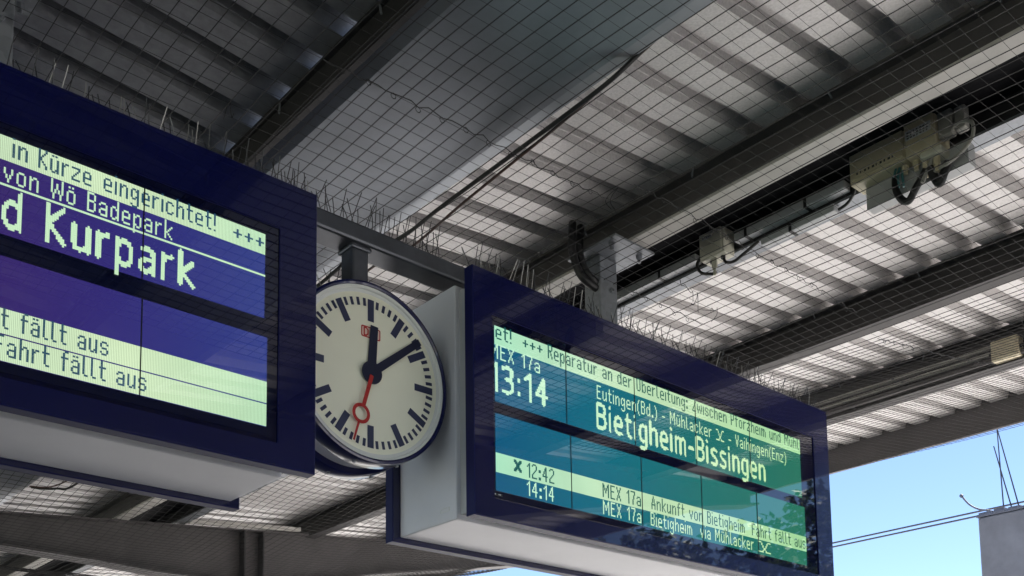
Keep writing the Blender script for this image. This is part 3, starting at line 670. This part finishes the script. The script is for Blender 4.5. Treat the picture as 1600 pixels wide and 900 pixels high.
# ------------------------------------------------------------------ cables along the gutter
p = MB(); p.tube(spline([(2.300, 1.86, Z(2.285)), (2.266, 1.95, Z(2.225)), (2.214, 2.06, Z(2.150)), (2.226, 2.45, Z(2.148)), (2.240, 2.87, Z(2.150)), (2.251, 3.158, Z(2.150)), (2.19, 3.405, Z(2.152)), (2.215, 3.677, Z(2.155)), (2.28, 5.2, Z(2.15)), (2.414, 6.96, Z(2.15)), (2.348, 7.25, Z(2.155)), (2.245, 7.40, Z(2.18))], 10), 0.0072, 8)
tag(p.build('cable', M_black), 'long black cable hanging along the right edge of the gutter', 'cable')
p = MB(); p.tube(spline([(2.310, 1.85, Z(2.288)), (2.272, 1.94, Z(2.23)), (2.217, 2.058, Z(2.152)), (2.237, 2.243, Z(2.15)), (2.260, 2.513, Z(2.15)), (2.286, 2.82, Z(2.15)), (2.323, 3.184, Z(2.15)), (2.284, 3.344, Z(2.15)), (2.298, 3.446, Z(2.15)), (2.33, 5.2, Z(2.15)), (2.345, 7.0, Z(2.15)), (2.22, 7.35, Z(2.17))], 10), 0.0048, 8)
tag(p.build('cable', M_brown), 'thinner brown cable running beside the black one under the gutter edge', 'cable')

# ------------------------------------------------------------------ conduits and boxes on the channel purlin
def conduit(x0, x1, y0, y1, z0, z1, m, label, clips=()):
    t = thing('conduit', label, 'conduit', ((x0+x1)/2, y0, Z(z0)), 'cable conduits under the purlins')
    p = MB(); hx = (x1-x0)/2; p.bevbox(-hx, hx, 0, y1-y0, 0, z1-z0, min(0.004, hx*0.4)); p.build('duct', m, t)
    for c in clips:
        q = MB(); q.box(-hx-0.003, hx+0.002, c-y0-0.006, c-y0+0.006, -0.003, z1-z0+0.002); q.build('clip', M_black, t)
conduit(3.470, 3.516, 2.700, 3.60, 2.296, 2.330, M_trunk, 'pale conduit left of the small grey box behind the hanger', (2.9,))
conduit(3.470, 3.516, 1.990, 2.500, 2.296, 2.330, M_trunk, 'pale conduit between the small grey box and the cream control box', (2.44, 2.16))
conduit(3.500, 3.545, 2.055, 2.390, 2.246, 2.276, M_trunk, 'lower bright conduit under the channel flange left of the cream box', (2.25,))
conduit(3.470, 3.516, 0.70, 1.325, 2.296, 2.330, M_trunk, 'pale conduit right of the cream control box at the photo\'s right edge', (1.2,))
t = thing('junction_box', 'small grey junction box with two black cable loops under the purlin', 'junction box', (3.475, 2.59, Z(2.27)))
p = MB(); p.bevbox(-0.036, 0.040, -0.062, 0.062, -0.012, 0.105, 0.006); b_ = p.build('case', M_creaml, t)
p = MB(); p.bevbox(-0.046, -0.036, -0.055, 0.055, -0.006, 0.100, 0.004); p.build('lid', M_creaml, t)
p = MB(); p.box(-0.0475, -0.046, -0.010, 0.040, 0.068, 0.082); p.build('sticker', M_sticker, t)
p = MB()
for k in range(5): p.box(-0.0483, -0.0476, -0.006+0.009*k, -0.001+0.009*k, 0.072, 0.078)
p.build('sticker_print', M_ink, t)
p = MB(); p.box(-0.020, -0.012, -0.010, 0.014, -0.055, -0.012); p.box(-0.018, -0.014, -0.004, 0.009, -0.086, -0.055); p.build('tab', M_creaml, t)
for (a, b, nm) in (((0.0, 0.062, 0.03), (0.0, 0.10, 0.04), 0), ((0.0, -0.062, 0.0), (0.03, -0.22, 0.005), 1)):
    q = MB()
    if nm == 0: q.tube(spline([(-.01, 0.062, 0.035), (-.012, 0.095, 0.0), (-.012, 0.075, -0.045), (0.0, 0.035, -0.062), (0.02, 0.02, -0.055)], 8), 0.0065, 8)
    else: q.tube(spline([(0.0, -0.030, -0.012), (0.0, -0.045, -0.042), (0.004, -0.085, -0.052), (0.012, -0.135, -0.032), (0.030, -0.188, 0.0)], 8), 0.0065, 8)
    q.build('cable_loop', M_black, t)
p = MB()
for yy in (-0.035, 0.02): p.cyl((-0.005, yy, -0.014), (-0.005, yy, -0.024), 0.010, 10)
p.build('gland', M_black, t)

t = thing('control_box', 'cream double control box with labels, glands and hanging cables under the purlin', 'control box', (3.42, 1.57, Z(2.256)))
p = MB(); p.bevbox(0, 0.100, 0.148, 0.368, 0.0, 0.165, 0.008); p.build('case', M_cream, t)
p = MB(); p.bevbox(-0.006, 0.0, 0.153, 0.362, 0.012, 0.160, 0.003); p.build('lid', M_cream, t)
p = MB(); p.bevbox(-0.012, 0.100, 0.030, 0.144, -0.006, 0.165, 0.008); p.build('case', M_cream, t)
p = MB(); p.bevbox(-0.018, -0.012, 0.034, 0.140, 0.030, 0.160, 0.003); p.build('lid', M_cream, t)
p = MB(); p.bevbox(-0.008, 0.075, 0.015, 0.095, -0.034, -0.006, 0.008); p.build('gland_box', M_creaml, t)
p = MB(); p.bevbox(0.005, 0.045, -0.020, 0.030, 0.02, 0.165, 0.006); p.bevbox(0.020, 0.060, -0.060, -0.022, 0.03, 0.165, 0.006); p.build('upright_duct', M_trunkd, t)
p = MB(); p.box(0.055, 0.105, -0.05, 0.335, -0.085, -0.002); p.build('bracket_plate', M_neck, t)
# labels: pale tape with print
def small_print(text, y0, y1, z, h, x, m):
    q = MB(); cells, W = small_cells(text); k = (y1-y0)/W
    for (i, j) in cells: q.quad((x, y1-i*k, z+j*h/10), (x, y1-(i+1)*k, z+j*h/10), (x, y1-(i+1)*k, z+(j+1)*h/10), (x, y1-i*k, z+(j+1)*h/10))
    return q
p = MB(); p.box(-0.0075, -0.0062, 0.160, 0.355, 0.020, 0.040); p.build('sticker', M_cream, t)
p = MB()
for k, wv in enumerate((3, 2, 4, 3, 5, 2, 4, 3, 5, 3)): p.box(-0.0084, -0.0077, 0.335-k*0.0155-wv*0.002, 0.335-k*0.0155, 0.025, 0.034)
p.build('sticker_print', M_ink, t)
p = MB(); p.box(-0.0195, -0.0182, 0.042, 0.136, 0.052, 0.086); p.build('sticker', M_sticker, t)
p = MB()
for rw in range(3):
    for k in range(7): p.box(-0.0204, -0.0197, 0.130-k*0.012-random.uniform(.004, .009), 0.130-k*0.012, 0.056+rw*0.010, 0.0605+rw*0.010)
p.build('sticker_print', M_ink, t)
for (y, x, l_) in ((0.165, 0.03, 0.030), (0.125, 0.03, 0.035), (0.085, 0.02, 0.055), (0.045, 0.02, 0.055)):
    q = MB(); z_ = -0.006 if y > 0.1 else -0.034
    q.cyl((x, y, z_), (x, y, z_-l_*0.5), 0.012, 8); q.cyl((x, y, z_-l_*0.5), (x, y, z_-l_), 0.008, 10); q.build('gland', M_cream, t)
q = MB(); q.tube(spline([(0.03, 0.205, -0.03), (0.02, 0.200, -0.085), (0.018, 0.180, -0.130), (0.02, 0.155, -0.145), (0.02, 0.130, -0.115), (0.02, 0.100, -0.080), (0.02, 0.085, -0.06)], 8), 0.013, 10)
q.tube(spline([(0.02, 0.075, -0.06), (0.03, 0.06, -0.10), (0.03, 0.045, -0.125), (0.03, 0.030, -0.10), (0.04, 0.015, -0.06)], 8), 0.016, 10)
q.build('cable_loop', M_black, t)
q = MB()
for k in range(3): q.tube(spline([(0.028+k*.004, 0.200-k*.012, 0.0), (0.02, 0.206-k*.016, -0.035), (0.018, 0.205-k*.018, -0.075-k*0.006)], 6), 0.0045, 6)
q.build('earth_wires', M_greenwire, t)
q = MB(); q.tube(spline([(0.02, 0.0, 0.03), (0.01, -0.045, 0.045), (0.005, -0.090, 0.020), (0.01, -0.085, -0.030), (0.015, -0.040, -0.062), (0.02, 0.03, -0.080), (0.02, 0.075, -0.085)], 8), 0.0065, 8)
q.tube(spline([(0.02, 0.06, -0.03), (0.015, 0.075, -0.065), (0.015, 0.100, -0.105)], 6), 0.008, 8)
q.build('pale_cable', M_trunkd, t)
q = MB(); q.tube(spline([(0.05, 0.368, 0.03), (0.07, 0.395, 0.01), (0.085, 0.43, -0.005), (0.10, 0.475, -0.004)], 6), 0.006, 8); q.build('cable_tail', M_black, t)

# conduits and box on the outer purlin
for k, (zz, ya) in enumerate(((2.525, 2.50), (2.487, 2.44), (2.447, 0.8))):
    t = thing('conduit', ('upper', 'middle', 'lowest and longest')[k]+' of three thin conduits on the outer purlin', 'conduit', (5.866, ya, Z(zz)), 'cable conduits under the purlins')
    p = MB(); p.cyl((0, 0, 0), (0, 9.0-ya, 0), 0.0135, 10); p.build('pipe', M_trunkd if k < 2 else M_brownsteel, t)
    for yy in (0.6, 1.6, 2.6):
        q = MB(); q.box(-0.016, 0.045, yy-0.008, yy+0.008, -0.004, 0.004); q.build('clip', M_galvdull, t)
t = thing('junction_box', 'small cream junction box on the outer purlin at the right edge', 'junction box', (5.855, 2.425, Z(2.425)))
p = MB(); p.bevbox(-0.030, 0.048, -0.075, 0.075, 0, 0.115, 0.007); p.build('case', M_cream, t)
p = MB(); p.bevbox(-0.038, -0.030, -0.068, 0.068, 0.008, 0.108, 0.004); p.build('lid', M_cream, t)
p = MB(); p.cyl((0.0, 0.075, 0.055), (0.0, 0.095, 0.055), 0.010, 8); p.cyl((0.0, -0.095, 0.055), (0.0, -0.075, 0.055), 0.010, 8); p.build('gland', M_black, t)

# ------------------------------------------------------------------ beyond the canopy
TK = 18.0/11.0                  # the tower stands 18 m away
TX, TY, TH = 18.0, 4.97*TK, Z(2.955*TK)-GROUND
t = thing('concrete_tower', 'grey concrete tower with a dark capping standing against the sky at lower right', 'tower', (TX, TY, GROUND))
p = MB(); z_ = -0.2
for k, h_ in enumerate((1.55, 1.5, 1.5, 1.2)):          # cast in lifts with thin joints between
    top_ = TH if k == 3 else z_+h_
    p.bevbox(0, 2.2, -2.8, 0.0, z_, top_-0.012, 0.03); z_ = top_
    if k < 3: p.box(0.02, 2.18, -2.78, -0.02, z_-0.012, z_)
p.build('shaft', M_wall, t)
p = MB()
p.bevbox(-0.022, 2.22, -2.82, 0.022, TH-0.006, TH+0.038, 0.01)
for k in range(10): p.bevbox(-0.026-random.uniform(0, .016), 0.16, -0.06-k*0.27-random.uniform(.10, .22), -0.03-k*0.27, TH+0.012, TH+0.050+random.uniform(0, .03), 0.006)
p.build('capping', M_coping, t)
rods = [((11.05, 4.713, 2.98), (11.02, 4.715, 3.863), 'thin upright metal rod on the concrete tower, tip meeting the leaning one'),
        ((11.05, 4.556, 2.98), (11.0, 4.705, 3.850), 'rightmost thin rod on the tower, leaning left to meet the upright one'),
        ((11.05, 4.629, 2.98), (11.0, 4.752, 3.673), 'shorter thin rod on the tower, crossing the upright one')]
for a, b, lab in rods:
    a = [v*TK for v in a]; b = [v*TK for v in b]
    t2 = thing('metal_rod', lab, 'rod', (a[0], a[1], Z(a[2])), 'thin metal rods on the concrete tower')
    d = Vector((b[0]-a[0], b[1]-a[1], b[2]-a[2]))
    q = MB(); q.tube([(0, 0, 0), d*0.5, d], 0.0125, 8, taper=[1, 0.9, 0.75]); q.build('shaft', M_wire, t2)
    q = MB(); q.bevbox(-0.05, 0.05, -0.05, 0.05, 0.0, 0.03, 0.006); q.build('foot', M_coping, t2)
q = MB(); q.tube(spline([(x*TK, y*TK, Z(z*TK)) for x, y, z in ((11.03, 4.80, 2.985), (11.0, 4.87, 3.01), (11.0, 4.96, 3.045), (11.0, 5.05, 3.115), (11.0, 5.125, 3.222))], 8), 0.016, 8)
q.tube([(TX, 5.12*TK, Z(3.215*TK)), (TX, 5.135*TK, Z(3.235*TK))], 0.032, 8)
tag(q.build('bent_wire', M_coping), 'short bent wire with a knob sticking out from the tower\'s top corner', 'wire')
for z, lab in ((3.289, 'upper of two thin overhead wires crossing the sky'), (3.238, 'lower of two thin overhead wires crossing the sky')):
    q = MB(); q.tube([(20.6, y, Z(z*20.6/12)+0.00006*(y-14)**2) for y in range(-50, 101, 3)], 0.018, 6)
    tag(q.build('overhead_wire', M_wire), lab, 'wire', 'overhead wires beside the platform')

# trees across the track, seen only as reflections in the glass
def tree(x, y, h, r, n, seed, label):
    rnd = random.Random(seed)
    t = thing('tree', label, 'tree', (x, y, GROUND-0.05), 'trees across the track')
    p = MB(); p.tube([(0, 0, 0), (0.05, 0.05, h*0.25), (0, 0.1, h*0.5), (0.05, 0, h*0.85)], 0.22, 10, taper=[1, 0.75, 0.5, 0.12])
    cl = []
    for k in range(16):
        a = rnd.uniform(0, 6.28); zz = h*rnd.uniform(0.38, 0.92); f = 1-abs(zz/h-0.6)*1.2; rr = r*f*rnd.uniform(0.35, 1.0)
        c = Vector((rr*math.cos(a), rr*math.sin(a), zz)); cl.append((c, r*rnd.uniform(0.25, 0.45)))
        p.tube(spline([(0, 0.05, zz*0.72), (c*0.5)+Vector((0, 0, zz*0.36)), c], 4), 0.06, 6)
    p.build('trunk', M_bark, t)
    q = MB()
    for i in range(n):
        c, cr = rnd.choice(cl); v = Vector((rnd.gauss(0, 1), rnd.gauss(0, 1), rnd.gauss(0, 0.8))).normalized()*cr*rnd.uniform(0.3, 1.1)**0.6
        o = c+v; a = Vector((rnd.gauss(0, 1), rnd.gauss(0, 1), rnd.gauss(0, 0.5))).normalized(); b = a.cross(Vector((rnd.gauss(0, 1), rnd.gauss(0, 1), rnd.gauss(0, 1)))).normalized(); s_ = rnd.uniform(0.07, 0.15)
        q.quad(o-a*s_, o-b*s_*0.6, o+a*s_, o+b*s_*0.6)
    q.build('crown', M_leaf, t)
tree(20.0, -8.9, 9.9, 2.3, 4600, 1, 'tallest leafy tree across the track, reflected in the right part of the teal board')
tree(20.5, -11.6, 9.4, 2.2, 3800, 2, 'leafy tree across the track, second from the right in the teal board\'s reflection')
tree(19.5, -6.6, 7.9, 1.8, 3000, 3, 'lower bushy tree across the track reflected at the teal board\'s right end')
tree(20.5, -13.9, 9.8, 2.3, 3600, 4, 'leafy tree across the track reflected low in the middle of the teal board')
tree(21.5, -17.5, 10.5, 2.4, 3000, 5, 'leafy tree across the track reflected at the lower left of the teal board')
